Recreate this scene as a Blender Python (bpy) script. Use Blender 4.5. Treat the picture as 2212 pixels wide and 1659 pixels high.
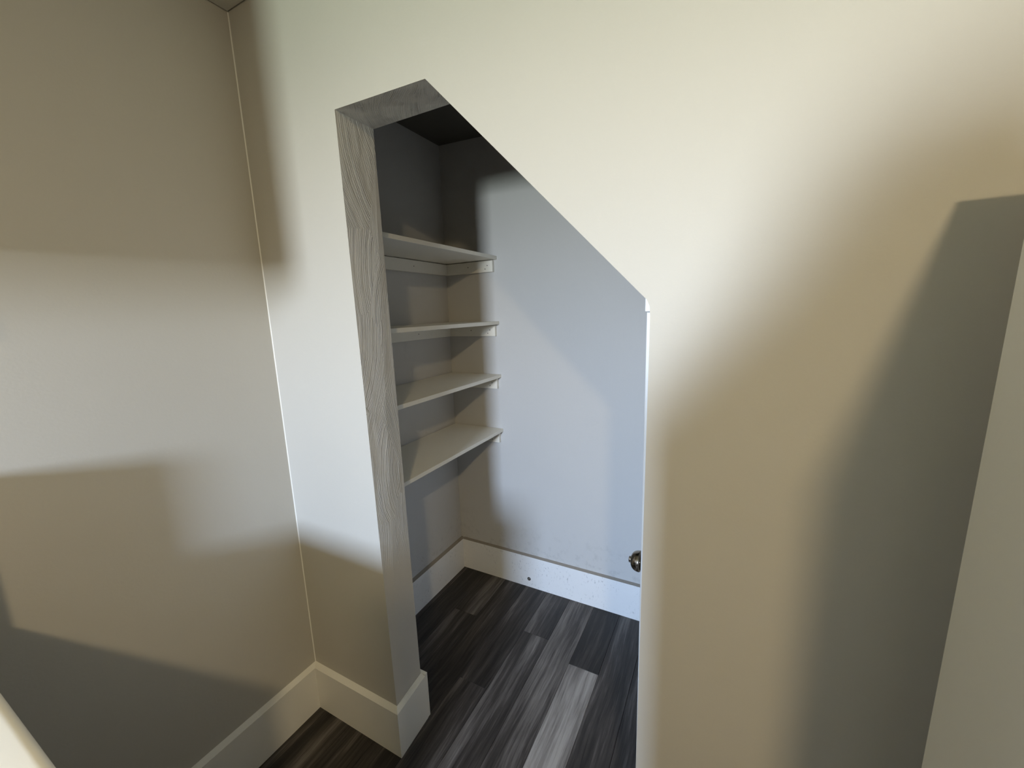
import bpy, bmesh, math, random
from mathutils import Vector, Matrix

# ------------------------------------------------------------------ clear
for o in list(bpy.data.objects):
    bpy.data.objects.remove(o, do_unlink=True)
scene = bpy.context.scene
COL = scene.collection
random.seed(7)

# ------------------------------------------------------------------ camera
F_PX, W_PX = 874.81, 2212.0
cam_d = bpy.data.cameras.new('camera')
cam_d.sensor_fit = 'HORIZONTAL'
cam_d.sensor_width = 36.0
cam_d.lens = F_PX / W_PX * 36.0
cam_d.clip_start = 0.01
cam = bpy.data.objects.new('camera', cam_d)
COL.objects.link(cam)
rt = Vector((0.8851353, 0.4641618, -0.0330042))
up = Vector((-0.0518375, 0.1688389, 0.9842796))
fw = Vector((-0.4624374, 0.8695098, -0.1735062))
m = Matrix((rt, up, -fw)).transposed().to_4x4()
m.translation = Vector((0, 0, 1.4947))
cam.matrix_world = m
scene.camera = cam

# ------------------------------------------------------------------ world, lights, exposure
scene.view_settings.view_transform = 'Standard'
scene.view_settings.look = 'None'
scene.view_settings.gamma = 1.0
scene.view_settings.use_curve_mapping = False
scene.view_settings.exposure = 0.40
world = bpy.data.worlds.new('world')
scene.world = world
world.use_nodes = True
wn = world.node_tree
wbg = wn.nodes['Background']
wtc = wn.nodes.new('ShaderNodeTexCoord')
wsp = wn.nodes.new('ShaderNodeSeparateXYZ')
wn.links.new(wtc.outputs['Generated'], wsp.inputs[0])
wmr = wn.nodes.new('ShaderNodeMapRange')          # sine of the elevation -> 0..1
wmr.inputs['From Min'].default_value = -0.35
wmr.inputs['From Max'].default_value = 0.65
wn.links.new(wsp.outputs['Z'], wmr.inputs['Value'])
wcr = wn.nodes.new('ShaderNodeValToRGB')
stops = [(-0.35, (0.15, 0.20, 0.13)), (-0.14, (0.27, 0.32, 0.29)), (-0.03, (0.46, 0.505, 0.53)),
         (0.12, (0.56, 0.66, 0.82)), (0.34, (0.58, 0.77, 1.10)), (0.65, (0.52, 0.70, 1.0))]
els = wcr.color_ramp.elements
while len(els) < len(stops):
    els.new(0.5)
for e_, (z_, c_) in zip(els, stops):
    e_.position = z_ + 0.35
    e_.color = (*c_, 1)
wn.links.new(wmr.outputs[0], wcr.inputs[0])
wn.links.new(wcr.outputs[0], wbg.inputs[0])
wbg.inputs[1].default_value = 265.0               # a bright day seen through one small window

WIN_C = Vector((-0.34, -2.50, 1.76))       # the window in the rear wall
WIN_W, WIN_H = 0.42, 0.42
ld = bpy.data.lights.new('window_portal', 'AREA')
ld.shape = 'RECTANGLE'
ld.size, ld.size_y = WIN_W, WIN_H
ld.cycles.is_portal = True
lo = bpy.data.objects.new('window_portal', ld)
COL.objects.link(lo)
lo.location = WIN_C
lo.rotation_euler = (math.radians(90), 0, 0)   # faces +Y

LAMP = Vector((0.48, -1.0, 2.355))
pd = bpy.data.lights.new('lamp_light', 'POINT')
pd.energy = 18.0
pd.shadow_soft_size = 0.06
pd.color = (1.0, 0.80, 0.48)
po = bpy.data.objects.new('lamp_light', pd)
COL.objects.link(po)
po.location = LAMP
dd = bpy.data.lights.new('lamp_diffuser_light', 'AREA')   # the lamp's round diffuser, facing down
dd.shape = 'DISK'
dd.size = 0.12
dd.energy = 17.5
dd.color = pd.color
do = bpy.data.objects.new('lamp_diffuser_light', dd)
COL.objects.link(do)
do.location = LAMP

# ------------------------------------------------------------------ material helpers
def nmat(name):
    mt = bpy.data.materials.new(name)
    mt.use_nodes = True
    nt = mt.node_tree
    return mt, nt, nt.nodes['Principled BSDF']

def N(nt, t, **kw):
    n = nt.nodes.new(t)
    for k, v in kw.items():
        setattr(n, k, v)
    return n

def L(nt, a, b):
    nt.links.new(a, b)

def mathn(nt, op, a=None, b=None):
    n = N(nt, 'ShaderNodeMath', operation=op)
    for i, v in enumerate((a, b)):
        if v is None:
            continue
        if isinstance(v, (int, float)):
            n.inputs[i].default_value = v
        else:
            L(nt, v, n.inputs[i])
    return n.outputs[0]

def vmath(nt, op, a=None, b=None):
    n = N(nt, 'ShaderNodeVectorMath', operation=op)
    for i, v in enumerate((a, b)):
        if v is None:
            continue
        if isinstance(v, tuple):
            n.inputs[i].default_value = v
        else:
            L(nt, v, n.inputs[i])
    return n

def position(nt):
    return N(nt, 'ShaderNodeNewGeometry').outputs['Position']

def noise(nt, vec, scale, detail=4, rough=0.55):
    n = N(nt, 'ShaderNodeTexNoise')
    n.inputs['Scale'].default_value = scale
    n.inputs['Detail'].default_value = detail
    n.inputs['Roughness'].default_value = rough
    L(nt, vec, n.inputs['Vector'])
    return n.outputs['Fac']

def ramp(nt, fac, stops):
    r = N(nt, 'ShaderNodeValToRGB')
    els = r.color_ramp.elements
    while len(els) < len(stops):
        els.new(0.5)
    for e, (p, c) in zip(els, stops):
        e.position = p
        e.color = (c[0], c[1], c[2], 1) if not isinstance(c, (int, float)) else (c, c, c, 1)
    L(nt, fac, r.inputs['Fac'])
    return r.outputs['Color']

def mixc(nt, fac, a, b):
    n = N(nt, 'ShaderNodeMix', data_type='RGBA')
    if isinstance(fac, (int, float)):
        n.inputs[0].default_value = fac
    else:
        L(nt, fac, n.inputs[0])
    for i, v in ((6, a), (7, b)):
        if isinstance(v, tuple):
            n.inputs[i].default_value = (*v, 1)
        else:
            L(nt, v, n.inputs[i])
    return n.outputs[2]

def bump(nt, height, strength, dist, bsdf, prev=None):
    b = N(nt, 'ShaderNodeBump')
    b.inputs['Strength'].default_value = strength
    b.inputs['Distance'].default_value = dist
    L(nt, height, b.inputs['Height'])
    if prev is not None:
        L(nt, prev, b.inputs['Normal'])
    L(nt, b.outputs[0], bsdf.inputs['Normal'])
    return b.outputs[0]

def swirl_height(nt, pos, cell, freq):
    """arcs of brush strokes: in every cell rings about a pivot of its own"""
    wob = N(nt, 'ShaderNodeTexNoise')
    wob.inputs['Scale'].default_value = 14
    wob.inputs['Detail'].default_value = 3
    L(nt, pos, wob.inputs['Vector'])
    w = vmath(nt, 'SCALE', vmath(nt, 'SUBTRACT', wob.outputs['Color'], (0.5, 0.5, 0.5)).outputs[0])
    w.inputs['Scale'].default_value = 0.009
    p = vmath(nt, 'ADD', pos, w.outputs[0]).outputs[0]
    vo = N(nt, 'ShaderNodeTexVoronoi')
    vo.inputs['Scale'].default_value = cell
    L(nt, p, vo.inputs['Vector'])
    off = vmath(nt, 'SUBTRACT', vo.outputs['Color'], (0.5, 0.5, 0.5)).outputs[0]
    rnd = vmath(nt, 'SCALE', off)
    rnd.inputs['Scale'].default_value = 0.18
    sgn = mathn(nt, 'SIGN', mathn(nt, 'SUBTRACT', N_sep(nt, vo.outputs['Color']), 0.35))
    far = N(nt, 'ShaderNodeCombineXYZ')
    L(nt, mathn(nt, 'MULTIPLY', sgn, 0.26), far.inputs[0])
    L(nt, mathn(nt, 'MULTIPLY', sgn, 0.26), far.inputs[1])
    far.inputs[2].default_value = 0.05
    offs = vmath(nt, 'ADD', rnd.outputs[0], far.outputs[0])
    dvec = vmath(nt, 'SUBTRACT', vmath(nt, 'SUBTRACT', p, vo.outputs['Position']).outputs[0], offs.outputs[0]).outputs[0]
    ln = vmath(nt, 'LENGTH', dvec).outputs['Value']
    nz = N(nt, 'ShaderNodeTexNoise', noise_dimensions='1D')
    nz.inputs['Scale'].default_value = 1.0
    nz.inputs['Detail'].default_value = 1.5
    nz.inputs['Roughness'].default_value = 0.6
    seed = mathn(nt, 'MULTIPLY', N_sep(nt, vo.outputs['Color']), 37.0)
    L(nt, mathn(nt, 'ADD', mathn(nt, 'MULTIPLY', ln, freq), seed), nz.inputs['W'])
    # strokes come and go along their length
    pat = noise(nt, vmath(nt, 'MULTIPLY', pos, (16.0, 16.0, 9.0)).outputs[0], 1.0, 2)
    amp = ramp(nt, pat, [(0.35, 0.15), (0.65, 1.0)])
    return mathn(nt, 'MULTIPLY', nz.outputs['Fac'], amp)

def N_sep(nt, col):
    s = N(nt, 'ShaderNodeSeparateColor')
    L(nt, col, s.inputs[0])
    return s.outputs[0]

# ---- paints
WALL_RGB = (0.565, 0.532, 0.468)

def wall_paint(name, rgb, swirl=0.0, dirt=False, fade=False):
    mt, nt, b = nmat(name)
    pos = position(nt)
    v = noise(nt, pos, 2.2, 3)
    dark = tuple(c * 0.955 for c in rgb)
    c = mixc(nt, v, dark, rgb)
    if dirt:
        # scuffs near the foot of the wall
        sp = N(nt, 'ShaderNodeSeparateXYZ')
        L(nt, pos, sp.inputs[0])
        mp = N(nt, 'ShaderNodeMapRange')
        mp.inputs['From Min'].default_value = 0.42
        mp.inputs['From Max'].default_value = 0.18
        L(nt, sp.outputs['Z'], mp.inputs['Value'])
        scuff = ramp(nt, noise(nt, pos, 26, 6, 0.7), [(0.52, 0), (0.72, 1)])
        f = mathn(nt, 'MULTIPLY', mathn(nt, 'MULTIPLY', scuff, mp.outputs[0]), 0.5)
        c = mixc(nt, f, c, tuple(x * 0.55 for x in rgb))
    L(nt, c, b.inputs['Base Color'])
    b.inputs['Roughness'].default_value = 0.55
    b.inputs['Specular IOR Level'].default_value = 0.3
    n0 = bump(nt, noise(nt, pos, 130, 3), 0.12, 0.002, b)
    if swirl:
        h = swirl_height(nt, vmath(nt, 'MULTIPLY', pos, (1.0, 1.0, 0.62)).outputs[0], 6.5, 520.0)
        if fade:
            sz = N(nt, 'ShaderNodeSeparateXYZ')
            L(nt, pos, sz.inputs[0])
            fz = N(nt, 'ShaderNodeMapRange')
            fz.inputs['From Min'].default_value = 0.62
            fz.inputs['From Max'].default_value = 0.90
            fz.inputs['To Min'].default_value = 0.08
            L(nt, sz.outputs['Z'], fz.inputs['Value'])
            h = mathn(nt, 'MULTIPLY', h, fz.outputs[0])
        n1 = bump(nt, h, swirl, 0.005, b, n0)
    return mt

M = {}
M['wall'] = wall_paint('wall_paint', WALL_RGB)
M['closet'] = wall_paint('closet_paint', (0.59, 0.575, 0.55), swirl=0.08, dirt=True)
M['reveal'] = wall_paint('reveal_plaster', (0.585, 0.545, 0.475), swirl=1.0, fade=True)
M['ceiling'] = wall_paint('ceiling_paint', (0.62, 0.59, 0.50))
M['soffit'] = wall_paint('soffit_dark', (0.10, 0.09, 0.075))  # one even tone, much darker than the closet walls
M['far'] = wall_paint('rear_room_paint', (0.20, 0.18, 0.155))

def gloss_paint(name, rgb, rough=0.35, specks=0.0, topdust=0.0):
    mt, nt, b = nmat(name)
    pos = position(nt)
    c = mixc(nt, noise(nt, pos, 6, 4), tuple(x * 0.95 for x in rgb), rgb)
    if specks:
        st = vmath(nt, 'MULTIPLY', pos, (1.0, 1.0, 0.55)).outputs[0]
        s = ramp(nt, noise(nt, st, 110, 5, 0.65), [(0.58, 0), (0.67, 1)])
        big = ramp(nt, noise(nt, pos, 9, 3), [(0.40, 0), (0.62, 1)])
        f = mathn(nt, 'MULTIPLY', mathn(nt, 'MULTIPLY', s, big), specks)
        c = mixc(nt, f, c, (0.30, 0.29, 0.29))
    if topdust:
        g = N(nt, 'ShaderNodeNewGeometry')
        sp = N(nt, 'ShaderNodeSeparateXYZ')
        L(nt, g.outputs['True Normal'], sp.inputs[0])
        up_ = ramp(nt, sp.outputs['Z'], [(0.55, 0), (0.75, 1)])
        c = mixc(nt, mathn(nt, 'MULTIPLY', up_, topdust), c, (0.16, 0.12, 0.07))
    L(nt, c, b.inputs['Base Color'])
    b.inputs['Roughness'].default_value = rough
    bump(nt, noise(nt, pos, 60, 3), 0.08, 0.002, b)
    return mt

M['trim'] = gloss_paint('trim_paint', (0.86, 0.83, 0.76), 0.4)
M['closet_trim'] = gloss_paint('closet_trim_paint', (0.86, 0.85, 0.83), 0.4, specks=0.55, topdust=0.8)
M['shelf'] = gloss_paint('shelf_paint', (0.85, 0.81, 0.71), 0.5, specks=0.12)
M['white'] = gloss_paint('white_paint', (0.88, 0.87, 0.85), 0.4)
M['ledge'] = gloss_paint('ledge_gloss', (0.90, 0.83, 0.70), 0.18)
M['panel'] = gloss_paint('cabinet_paint', (0.80, 0.765, 0.66), 0.5)

def metal(name, rgb, rough):
    mt, nt, b = nmat(name)
    b.inputs['Base Color'].default_value = (*rgb, 1)
    b.inputs['Metallic'].default_value = 1.0
    b.inputs['Roughness'].default_value = rough
    bump(nt, noise(nt, position(nt), 220, 2), 0.04, 0.001, b)
    return mt
M['nickel'] = metal('satin_nickel', (0.30, 0.27, 0.24), 0.2)
M['chrome'] = metal('bright_chrome', (0.75, 0.75, 0.78), 0.12)
M['nail'] = metal('dark_nail', (0.10, 0.09, 0.08), 0.5)

def plank_mat():
    mt, nt, b = nmat('grey_oak_vinyl')
    oi = N(nt, 'ShaderNodeObjectInfo')
    pos = position(nt)
    off = N(nt, 'ShaderNodeCombineXYZ')
    L(nt, mathn(nt, 'MULTIPLY', oi.outputs['Random'], 31.0), off.inputs[0])
    L(nt, mathn(nt, 'MULTIPLY', oi.outputs['Random'], 77.0), off.inputs[1])
    p = vmath(nt, 'ADD', pos, off.outputs[0]).outputs[0]
    wv = N(nt, 'ShaderNodeTexNoise')
    wv.inputs['Scale'].default_value = 3.0
    wv.inputs['Detail'].default_value = 2
    L(nt, vmath(nt, 'MULTIPLY', p, (1.0, 0.5, 1.0)).outputs[0], wv.inputs['Vector'])
    ww = vmath(nt, 'SCALE', vmath(nt, 'SUBTRACT', wv.outputs['Color'], (0.5, 0.5, 0.5)).outputs[0])
    ww.inputs['Scale'].default_value = 0.05
    p2 = vmath(nt, 'ADD', p, ww.outputs[0]).outputs[0]
    broad = noise(nt, vmath(nt, 'MULTIPLY', p2, (13.0, 0.9, 1.0)).outputs[0], 1.0, 3)
    grain = noise(nt, vmath(nt, 'MULTIPLY', p2, (70.0, 3.2, 1.0)).outputs[0], 1.0, 5, 0.65)
    fine = noise(nt, vmath(nt, 'MULTIPLY', p2, (300.0, 9.0, 1.0)).outputs[0], 1.0, 3, 0.7)
    v = mathn(nt, 'ADD', mathn(nt, 'MULTIPLY', broad, 0.85),
              mathn(nt, 'ADD', mathn(nt, 'MULTIPLY', grain, 0.62), mathn(nt, 'MULTIPLY', fine, 0.30)))
    tone = N_sep(nt, oi.outputs['Color'])           # a plank's own lightness
    v = mathn(nt, 'ADD', v, mathn(nt, 'MULTIPLY', mathn(nt, 'SUBTRACT', tone, 0.5), 0.62))
    v = mathn(nt, 'DIVIDE', mathn(nt, 'SUBTRACT', v, 0.55), 0.85)
    c = ramp(nt, v, [(0.16, (0.013, 0.0105, 0.0085)), (0.38, (0.047, 0.039, 0.034)),
                     (0.60, (0.150, 0.132, 0.118)), (0.88, (0.36, 0.33, 0.30))])
    L(nt, c, b.inputs['Base Color'])
    b.inputs['Roughness'].default_value = 0.42
    b.inputs['Specular IOR Level'].default_value = 0.4
    bump(nt, grain, 0.35, 0.0015, b)
    return mt
M['plank'] = plank_mat()
mt, nt, b = nmat('subfloor_dark')
c = mixc(nt, noise(nt, position(nt), 20), (0.012, 0.010, 0.008), (0.02, 0.017, 0.014))
L(nt, c, b.inputs['Base Color'])
M['sub'] = mt

# ------------------------------------------------------------------ mesh helpers
def link(name, bm, mat, parent=None, smooth=False):
    bmesh.ops.recalc_face_normals(bm, faces=bm.faces)
    me = bpy.data.meshes.new(name)
    bm.to_mesh(me)
    bm.free()
    for mt_ in (mat if isinstance(mat, (list, tuple)) else [mat]):
        me.materials.append(mt_)
    if smooth:
        for p in me.polygons:
            p.use_smooth = True
    o = bpy.data.objects.new(name, me)
    COL.objects.link(o)
    if parent is not None:
        o.parent = parent
        o.matrix_parent_inverse = Matrix.Translation(-parent.location)
    return o

def box_bm(x0, x1, y0, y1, z0, z1, bev=0.0, seg=1, bm=None):
    b_ = bmesh.new()
    vs = [b_.verts.new((x, y, z)) for x in (x0, x1) for y in (y0, y1) for z in (z0, z1)]
    for f in ((0, 1, 3, 2), (4, 6, 7, 5), (0, 4, 5, 1), (2, 3, 7, 6), (0, 2, 6, 4), (1, 5, 7, 3)):
        b_.faces.new([vs[i] for i in f])
    bmesh.ops.recalc_face_normals(b_, faces=b_.faces)
    if bev:
        bmesh.ops.bevel(b_, geom=list(b_.edges), offset=bev, segments=seg, profile=0.5, affect='EDGES')
    if bm is None:
        return b_
    me = bpy.data.meshes.new('tmp')
    b_.to_mesh(me)
    b_.free()
    bm.from_mesh(me)
    bpy.data.meshes.remove(me)
    return bm

def prism_bm(a, b_pts):
    """solid between two matching vertex loops"""
    b_ = bmesh.new()
    va = [b_.verts.new(p) for p in a]
    vb = [b_.verts.new(p) for p in b_pts]
    n = len(a)
    b_.faces.new(va)
    b_.faces.new(list(reversed(vb)))
    for i in range(n):
        b_.faces.new([va[i], vb[i], vb[(i + 1) % n], va[(i + 1) % n]])
    return b_

def revolve_bm(profile, origin, axis, seg=32):
    """profile: list of (distance along axis, radius)"""
    b_ = bmesh.new()
    ax = Vector(axis).normalized()
    e1 = ax.orthogonal().normalized()
    e2 = ax.cross(e1)
    rings = []
    for d, r in profile:
        c_ = Vector(origin) + ax * d
        if r < 1e-6:
            rings.append([b_.verts.new(c_)])
        else:
            rings.append([b_.verts.new(c_ + (e1 * math.cos(t) + e2 * math.sin(t)) * r)
                          for t in [2 * math.pi * k / seg for k in range(seg)]])
    for r0, r1 in zip(rings, rings[1:]):
        for k in range(seg):
            k2 = (k + 1) % seg
            if len(r0) == 1 and len(r1) == 1:
                continue
            if len(r0) == 1:
                b_.faces.new([r0[0], r1[k], r1[k2]])
            elif len(r1) == 1:
                b_.faces.new([r0[k], r1[0], r0[k2]])
            else:
                b_.faces.new([r0[k], r1[k], r1[k2], r0[k2]])
    return b_

def struct(o, label=None):
    o['kind'] = 'structure'
    if label:
        o['label'] = label
    return o

def thing(name, label, cat, loc=(0, 0, 0), group=None):
    o = bpy.data.objects.new(name, None)
    o.empty_display_size = 0.05
    COL.objects.link(o)
    o.location = loc
    o['label'] = label
    o['category'] = cat
    if group:
        o['group'] = group
    return o

# ------------------------------------------------------------------ plan of the place (metres)
XL = -1.348                      # left wall
YF, YW = 0.833, 0.971            # faces of the front wall
YB = 1.818                       # back of the closet
ZC = 2.392                       # ceiling
XR_ROOM, Y_REAR = 1.35, -2.5
# opening of the closet, front face and inner face of the wall
OF = [(-0.9280, 0.0), (-0.9447, 2.0369), (-0.6424, 2.0292), (-0.1500, 1.5206), (-0.1405, 1.5110), (-0.1350, 1.4985), (-0.1336, 1.480), (-0.1420, 0.0)]
OB = [(-0.9420, 0.0), (-0.9490, 2.0380), (-0.6640, 2.0380), (-0.1500, 1.5260), (-0.1405, 1.5164), (-0.1350, 1.5040), (-0.1336, 1.480), (-0.1420, 0.0)]

def front_wall():
    b_ = bmesh.new()
    X1, Z1 = XR_ROOM, 2.46
    def loop(pts, y):
        return [b_.verts.new((x, y, z)) for x, z in pts]
    outs = [(X1, 0.0), (X1, Z1), (XL, Z1), (XL, 0.0)]
    f, bk = loop(OF, YF), loop(OB, YW)
    fo, bo = loop(outs, YF), loop(outs, YW)
    for s in (0, 1):
        o_, i_ = ((fo, f), (bo, bk))[s]
        # left pier, over the header, over the slope, right part
        for face in ([o_[3], i_[0], i_[1], o_[2]],
                     [o_[2], i_[1], i_[2]],
                     [o_[2], i_[2], i_[3], i_[4], o_[1]],
                     [o_[1], i_[4], i_[5], i_[6], i_[7], o_[0]]):
            b_.faces.new(face).material_index = 0
    for k in range(len(OF) - 1):
        b_.faces.new([f[k], f[k + 1], bk[k + 1], bk[k]]).material_index = 1
    for k in range(3):
        b_.faces.new([fo[k], fo[k + 1], bo[k + 1], bo[k]])
    return b_
struct(link('wall_front', front_wall(), [M['wall'], M['reveal']]), 'cream wall with a slant-topped closet opening cut into it')

struct(link('wall_left', box_bm(XL - 0.12, XL, Y_REAR, YW, -0.02, 2.46), M['wall']), 'cream wall on the left side')
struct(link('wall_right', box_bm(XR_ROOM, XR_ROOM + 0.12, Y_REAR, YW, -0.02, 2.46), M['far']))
# rear wall with the window hole
def rear_wall():
    b_ = bmesh.new()
    x0, x1 = WIN_C.x - 0.24, WIN_C.x + 0.24
    z0, z1 = WIN_C.z - 0.24, WIN_C.z + 0.24
    y0, y1 = Y_REAR - 0.12, Y_REAR
    box_bm(XL - 0.12, x0, y0, y1, -0.02, 2.46, bm=b_)
    box_bm(x1, XR_ROOM + 0.12, y0, y1, -0.02, 2.46, bm=b_)
    box_bm(x0, x1, y0, y1, -0.02, z0, bm=b_)
    box_bm(x0, x1, y0, y1, z1, 2.46, bm=b_)
    return b_
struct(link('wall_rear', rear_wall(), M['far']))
# ceiling, set in from the walls by the ragged crack that shows in the corner
cl = struct(link('ceiling', box_bm(XL + 0.004, XR_ROOM - 0.004, Y_REAR + 0.004, YF - 0.004, ZC, 2.43), M['ceiling']), 'pale ceiling corner')
link('ceiling_board', box_bm(XL - 0.12, XR_ROOM + 0.12, Y_REAR - 0.12, YW, 2.46, 2.50), M['ceiling'], cl)
# closet shell
struct(link('wall_closet_left', box_bm(XL - 0.12, -1.342, YW, YB + 0.1, -0.02, 2.46), M['closet']))
struct(link('wall_closet_back', box_bm(-1.342, 0.62, YB, YB + 0.1, -0.02, 2.46), M['closet']), 'grey plastered closet back wall')
struct(link('wall_closet_right', box_bm(0.50, 0.62, YW, YB, -0.02, 1.2), M['closet']))
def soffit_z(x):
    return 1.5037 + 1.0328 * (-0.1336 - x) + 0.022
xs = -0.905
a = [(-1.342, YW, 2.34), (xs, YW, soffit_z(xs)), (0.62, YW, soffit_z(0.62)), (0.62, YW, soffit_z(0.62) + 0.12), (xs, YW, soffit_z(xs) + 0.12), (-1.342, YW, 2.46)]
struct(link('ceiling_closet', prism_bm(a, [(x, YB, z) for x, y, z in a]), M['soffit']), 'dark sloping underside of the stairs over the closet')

# ------------------------------------------------------------------ floor of planks
fl = struct(link('floor', box_bm(XL - 0.12, XR_ROOM + 0.12, Y_REAR - 0.12, YB + 0.1, -0.06, -0.006), M['sub']), 'floor of dark grey wood-look planks')
PW, GAP = 0.1288, 0.0007
tones = {}
joints = {  # column -> known end joints (y)
    3: [0.36, 1.168], 4: [0.74, 1.507], 5: [-0.02, 0.90], 6: [0.20, 1.426], 7: [0.52], 8: [0.75], 2: [0.86], 1: [0.62, 1.49], 0: [0.30, 1.20],
}
tone_known = {(6, 0): 0.88, (6, 1): 0.40, (6, 2): 0.34, (5, 2): 0.58, (7, 1): 0.36, (8, 1): 0.42, (4, 2): 0.46, (4, 1): 0.52,
              (3, 1): 0.38, (3, 2): 0.36, (2, 0): 0.44, (2, 1): 0.36, (1, 1): 0.40, (1, 0): 0.52, (0, 1): 0.42}
X0 = -0.9135 - 3 * PW
def plank_bm(x0, x1, y0, y1):
    b_ = bmesh.new()
    e = 0.0009
    lo_ = [b_.verts.new((x, y, -0.006)) for x, y in ((x0, y0), (x1, y0), (x1, y1), (x0, y1))]
    mi_ = [b_.verts.new((x, y, -e)) for x, y in ((x0, y0), (x1, y0), (x1, y1), (x0, y1))]
    tp_ = [b_.verts.new((x, y, 0)) for x, y in ((x0 + e, y0 + e), (x1 - e, y0 + e), (x1 - e, y1 - e), (x0 + e, y1 - e))]
    for q, r in ((lo_, mi_), (mi_, tp_)):
        for i in range(4):
            b_.faces.new([q[i], q[(i + 1) % 4], r[(i + 1) % 4], r[i]])
    b_.faces.new(tp_)
    return b_
rng = random.Random(11)
for col in range(-1, 21):
    xa, xb = max(X0 + col * PW, XL), min(X0 + (col + 1) * PW, XR_ROOM)
    if xb - xa < 0.01:
        continue
    js = list(joints.get(col, []))
    y = min(js) if js else rng.uniform(-0.2, 0.9)
    if not js:
        js = [y]
        if y + 0.92 < YB - 0.1:
            js.append(y + 0.92)
    while min(js) - 0.92 > -2.5:
        js.append(min(js) - 0.92)
    js = sorted(js)
    ys = [Y_REAR] + [j for j in js if Y_REAR + 0.05 < j < YB - 0.05] + [YB]
    ntop = len(ys) - 1
    base = len([j for j in js if j < -0.1])
    for k in range(ntop):
        o = link('plank', plank_bm(xa + GAP / 2, xb - GAP / 2, ys[k] + GAP / 2, ys[k + 1] - GAP / 2), M['plank'], fl)
        mid = 0.5 * (ys[k] + ys[k + 1])
        t_ = rng.uniform(0.34, 0.62)
        key = (col, len([j for j in js if -0.1 < j < mid]))
        t_ = tone_known.get(key, t_)
        if col == 6 and 0.25 < mid < 1.2:
            t_ = 0.93
        o.color = (t_, t_, t_, 1)

# ------------------------------------------------------------------ baseboards
BH, BHF, BT = 0.188, 0.176, 0.0165
def base_x(x0, x1, y, side, h=BH, hf=BHF, t=BT):
    """runs along X against a wall at y, standing towards side*Y"""
    def sec(x):
        return [(x, y, 0), (x, y, h), (x, y + side * t, hf), (x, y + side * t, 0)]
    return prism_bm(sec(x0), sec(x1))
def base_y(y0, y1, x, side, h=BH, hf=BHF, t=BT, xb=None):
    xb = x if xb is None else xb
    def sec(y, xx):
        return [(xx, y, 0), (xx, y, h), (xx + side * t, y, hf), (xx + side * t, y, 0)]
    return prism_bm(sec(y0, x), sec(y1, xb))
struct(link('baseboard_left', base_y(Y_REAR, YF, XL, 1), M['trim']), 'tall white baseboard along the left wall')
XO = -0.9285
def pier_base():
    t = BT
    a_ = [(XL, YF, 0), (XL, YF, BH), (XL, YF - t, BHF), (XL, YF - t, 0)]
    b2 = [(XO, YF, 0), (XO, YF, BH), (XO + t, YF - t, BHF), (XO + t, YF - t, 0)]
    return prism_bm(a_, b2)
struct(link('baseboard_front', pier_base(), M['trim']), 'short white baseboard on the pier left of the opening')
def jamb_base():
    t = BT
    a_ = [(XO, YF, 0), (XO, YF, BH), (XO + t, YF - t, BHF), (XO + t, YF - t, 0)]
    b2 = [(-0.9405, 0.971, 0), (-0.9405, 0.971, BH), (-0.9215, 0.971, BHF + 0.006), (-0.9215, 0.971, 0)]
    return prism_bm(a_, b2)
struct(link('baseboard_jamb', jamb_base(), M['trim']), 'white baseboard return on the closet jamb')
struct(link('baseboard_return', box_bm(-1.02, -0.9225, 0.9713, 0.9845, 0, 0.186, 0.0006), M['trim']), 'end of the baseboard wrapping behind the jamb')
struct(link('baseboard_right', base_x(-0.135, XR_ROOM, YF, -1), M['trim']))
struct(link('baseboard_closet_left', base_y(YW + 0.016, YB, -1.342, 1, 0.188, 0.182, 0.020), M['closet_trim']), 'white baseboard under the shelves')
struct(link('baseboard_closet_back', base_x(-1.322, 0.5, YB, -1, 0.188, 0.182, 0.016), M['closet_trim']), 'scuffed white baseboard on the closet back wall')

# ------------------------------------------------------------------ small trims
def bead(p0, p1, r, mat, name):
    """quarter-round caulk bead in the front left corner"""
    b_ = bmesh.new()
    n = 6
    rings = []
    for z, rr in ((p0, r), (p1, r)):
        ring = [b_.verts.new((XL, YF, z))]
        for k in range(n + 1):
            t = math.pi / 2 * k / n
            ring.append(b_.verts.new((XL + rr * (1 - math.sin(t)), YF - rr * (1 - math.cos(t)), z)))
        rings.append(ring)
    q, r2 = rings
    b_.faces.new(q)
    b_.faces.new(list(reversed(r2)))
    for i in range(len(q)):
        b_.faces.new([q[i], q[(i + 1) % len(q)], r2[(i + 1) % len(q)], r2[i]])
    return link(name, b_, mat)
struct(bead(0.188, ZC, 0.0026, M['trim'], 'trim_1'), 'thin caulk bead down the left corner')
struct(link('trim_2', box_bm(-0.1675, -0.1335, 0.973, 1.02, 1.487, 1.525, 0.001), M['white']), 'white nib of wood at the top of the closet door edge')

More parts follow.
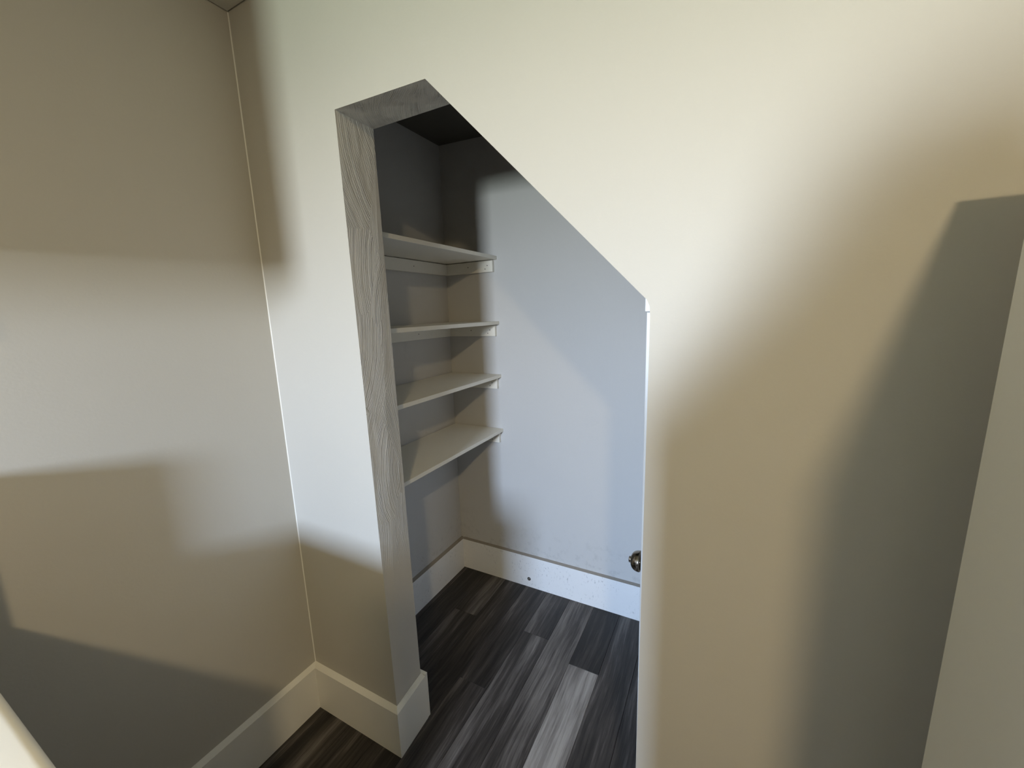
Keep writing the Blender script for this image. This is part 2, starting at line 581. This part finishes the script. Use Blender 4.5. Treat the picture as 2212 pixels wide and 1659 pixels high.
# ------------------------------------------------------------------ closet shelves
XS = -1.029
def make_shelf(z, label, first=None):
    t = thing('closet_shelf', label, 'shelf', (-1.19, 1.4, z), 'white shelves on the left wall of the closet')
    x0, y0, y1, th = -1.3405, YW + 0.003, YB - 0.0015, 0.0165
    link('shelf_board', box_bm(x0 + 0.0035, XS, y0, y1, z - th, z, 0.0006), M['shelf'], t)
    zt, zb = z - th - 0.0035, z - th - 0.0585
    back = link('cleat', box_bm(x0 + 0.018, -1.0455, YB - 0.0185, YB - 0.0005, zb, zt, 0.001), M['shelf'], t)
    side = link('cleat', box_bm(x0, x0 + 0.018, y0 + 0.02, YB - 0.0005, zb, zt, 0.001), M['shelf'], t)
    front = link('cleat', box_bm(x0 + 0.018, -1.0455, y0, y0 + 0.018, zb, zt, 0.001), M['shelf'], t)
    zm = 0.5 * (zt + zb)
    for x, dz in ((-1.19, 0.003), (-1.075, 0.004), (-1.088, -0.012)):
        link('nail_head', revolve_bm([(-0.001, 0.0024), (0.0008, 0.0024), (0.0009, 0)], (x, YB - 0.0185, zm + dz), (0, -1, 0), 10), M['nail'], back)
    for y in (1.16, 1.54):
        link('nail_head', revolve_bm([(-0.001, 0.0024), (0.0008, 0.0024), (0.0009, 0)], (x0 + 0.018, y, zm), (1, 0, 0), 10), M['nail'], side)
    return t
make_shelf(1.7735, 'topmost of the four white closet shelves, its dusky underside showing')
make_shelf(1.4540, 'second closet shelf from the top, seen almost edge-on')
make_shelf(1.1800, 'third closet shelf from the top, plain upper face in view')
make_shelf(0.8870, 'lowest closet shelf, more of its upper face showing than of the other three')

# ------------------------------------------------------------------ door leaf standing in the closet, with its knob
DX = -0.1655
door = struct(link('door_1', box_bm(DX, DX + 0.036, 0.985, 1.76, 0.008, 1.485, 0.0012), M['white']), 'white door edge just behind the right side of the opening')
prof = [(0.0, 0.026), (0.002, 0.026), (0.0035, 0.021), (0.0045, 0.016), (0.006, 0.022), (0.008, 0.0262)]
prof += [(0.010 + 0.0250 * math.sin(t) ** 0.85, 0.0278 * math.cos(t) ** 0.8) for t in [math.radians(a_) for a_ in range(0, 85, 5)]]
prof += [(0.0350, 0.0)]
kn = link('door_knob', revolve_bm(prof, (DX, 1.035, 0.819), (-1, 0, 0), 56), M['nickel'], door, True)
kn['label'] = 'round dark satin metal knob'
btn = link('push_button', revolve_bm([(0.033, 0.0092), (0.0378, 0.0092), (0.0390, 0.0082), (0.0392, 0.0)], (DX, 1.035, 0.8195), (-1, 0, 0), 24), M['chrome'], kn, True)
btn['label'] = 'bright metal push button'

# ------------------------------------------------------------------ round metal fitting on the closet baseboard
fit = thing('door_stop_base', 'small shiny round metal fitting screwed to the closet back baseboard', 'fitting', (-0.892, 1.802, 0.050))
link('washer', revolve_bm([(-0.002, 0.0105), (0.002, 0.0105), (0.0035, 0.0095), (0.0035, 0.0075), (0.0012, 0.006), (0.0012, 0.0)], (-0.892, 1.802, 0.050), (0, -1, 0), 28), M['chrome'], fit)
link('screw_head', revolve_bm([(0.001, 0.0038), (0.003, 0.0036), (0.0042, 0.0022), (0.0045, 0.0)], (-0.892, 1.802, 0.050), (0, -1, 0), 16), M['chrome'], fit, True)

# ------------------------------------------------------------------ tall cabinet at the right, standing off the wall
CX, CY, CT = 0.2861, 0.696, 1.683
cab = thing('tall_cabinet', 'tall flat pale cabinet side at the right edge, standing off the wall', 'cabinet', (0.55, 0.36, 0))
def lean(bm, k=0.0113, z0=1.2):
    for v in bm.verts:
        v.co.x += k * (v.co.z - z0)
    return bm
link('side_panel', lean(box_bm(CX + 0.002, CX + 0.02, 0.04, CY, 0.004, CT, 0.0012)), M['panel'], cab)
link('carcass', lean(box_bm(CX + 0.02, CX + 0.60, 0.062, CY, 0.004, CT, 0.001)), M['panel'], cab)
for z0, z1 in ((0.09, 0.98), (0.99, CT - 0.01)):
    dr = link('cabinet_door', lean(box_bm(CX + 0.024, CX + 0.596, 0.040, 0.060, z0, z1, 0.002)), M['panel'], cab)
    link('handle', lean(box_bm(CX + 0.06, CX + 0.072, 0.018, 0.042, z0 + 0.25, z0 + 0.45, 0.003)), M['chrome'], dr)

# ------------------------------------------------------------------ ledge of a half wall at the lower left
LZ, LY = 0.965, 0.0950
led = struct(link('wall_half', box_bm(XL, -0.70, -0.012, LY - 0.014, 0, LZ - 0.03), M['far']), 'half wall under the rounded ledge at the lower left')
cap = link('ledge_cap', box_bm(XL + 0.001, -0.69, -0.028, LY, LZ - 0.032, LZ, 0.0145, 6), M['ledge'], led, True)
cap['label'] = 'bright glossy cream ledge with a rounded edge'

# ------------------------------------------------------------------ the room behind the camera
# wall cupboard on the left wall, just outside the frame
cup = thing('wall_cupboard', 'cream cupboard hung high on the left wall beside the half wall', 'cupboard', (-1.17, -0.4, 1.66))
link('cupboard_body', box_bm(XL + 0.001, -0.990, -0.82, 0.0, 1.652, 2.30, 0.001), M['panel'], cup)
for y0, y1 in ((-0.818, -0.412), (-0.408, -0.002)):
    dr = link('cupboard_door', box_bm(-0.9895, -0.972, y0, y1, 1.656, 2.296, 0.002), M['panel'], cup)
    link('knob', revolve_bm([(0, 0.006), (0.012, 0.006), (0.015, 0.013), (0.024, 0.011), (0.026, 0)], (-0.972, (y0 + y1) / 2 + (0.16 if y0 < -0.5 else -0.16), 1.70), (1, 0, 0), 20), M['chrome'], dr, True)
bx = thing('shadow_caster_box', 'plain cardboard box added on the left end of the cream ledge to cast a shadow', 'box', (-1.26, 0.03, LZ))  # unseen box, added to shape the shadow on the left wall
M['card'] = gloss_paint('cardboard', (0.40, 0.28, 0.17), 0.8)
link('box_body', box_bm(-1.335, -1.19, -0.02, 0.075, LZ + 0.0005, 1.222, 0.002), M['card'], bx)
link('tape', box_bm(-1.336, -1.189, 0.012, 0.044, 1.2215, 1.2228), M['panel'], bx)
# added panel out of view, casts the camera holder's shadow: bent plan, raking top
def shadow_panel_bm():
    pl = [(-0.205, -0.10, 1.405), (-0.172, -0.12, 1.450), (-0.062, -0.22, 1.607), (-0.014, -0.35, 1.741), (0.045, -0.43, 1.80), (0.135, -0.52, 1.815)]
    b_ = bmesh.new()
    th = 0.022
    cols = []
    for k, (x, y, z) in enumerate(pl):
        p0, p1 = pl[max(k - 1, 0)], pl[min(k + 1, len(pl) - 1)]
        tx, ty = p1[0] - p0[0], p1[1] - p0[1]
        n = math.hypot(tx, ty)
        nx, ny = -ty / n * th, tx / n * th
        cols.append([b_.verts.new(q) for q in ((x, y, 0), (x, y, z), (x - nx, y - ny, z), (x - nx, y - ny, 0))])
    b_.faces.new(cols[0])
    b_.faces.new(list(reversed(cols[-1])))
    for c0, c1 in zip(cols, cols[1:]):
        for q in range(4):
            b_.faces.new([c0[q], c1[q], c1[(q + 1) % 4], c0[(q + 1) % 4]])
    return b_
struct(link('shadow_blocker', shadow_panel_bm(), M['far']), 'thin panel with a raking top, added behind the camera to cast a shadow')
# window frame in the rear wall
def frame_bm():
    b_ = bmesh.new()
    x0, x1 = WIN_C.x - 0.238, WIN_C.x + 0.238
    z0, z1 = WIN_C.z - 0.238, WIN_C.z + 0.238
    y0, y1 = Y_REAR - 0.06, Y_REAR + 0.02
    w = 0.03
    box_bm(x0, x0 + w, y0, y1, z0, z1, 0.002, bm=b_)
    box_bm(x1 - w, x1, y0, y1, z0, z1, 0.002, bm=b_)
    box_bm(x0 + w, x1 - w, y0, y1, z0, z0 + w, 0.002, bm=b_)
    box_bm(x0 + w, x1 - w, y0, y1, z1 - w, z1, 0.002, bm=b_)
    return b_
struct(link('window_1', frame_bm(), M['white']), 'small square white window in the rear wall')
# ceiling lamp
lampo = thing('ceiling_lamp', 'small round flush ceiling lamp behind the camera', 'lamp', (LAMP.x, LAMP.y, ZC))
link('lamp_base', revolve_bm([(0.0, 0.0), (0.0, 0.07), (0.012, 0.07), (0.018, 0.05), (0.022, 0.0)], (LAMP.x, LAMP.y, ZC), (0, 0, -1), 32), M['white'], lampo, True)
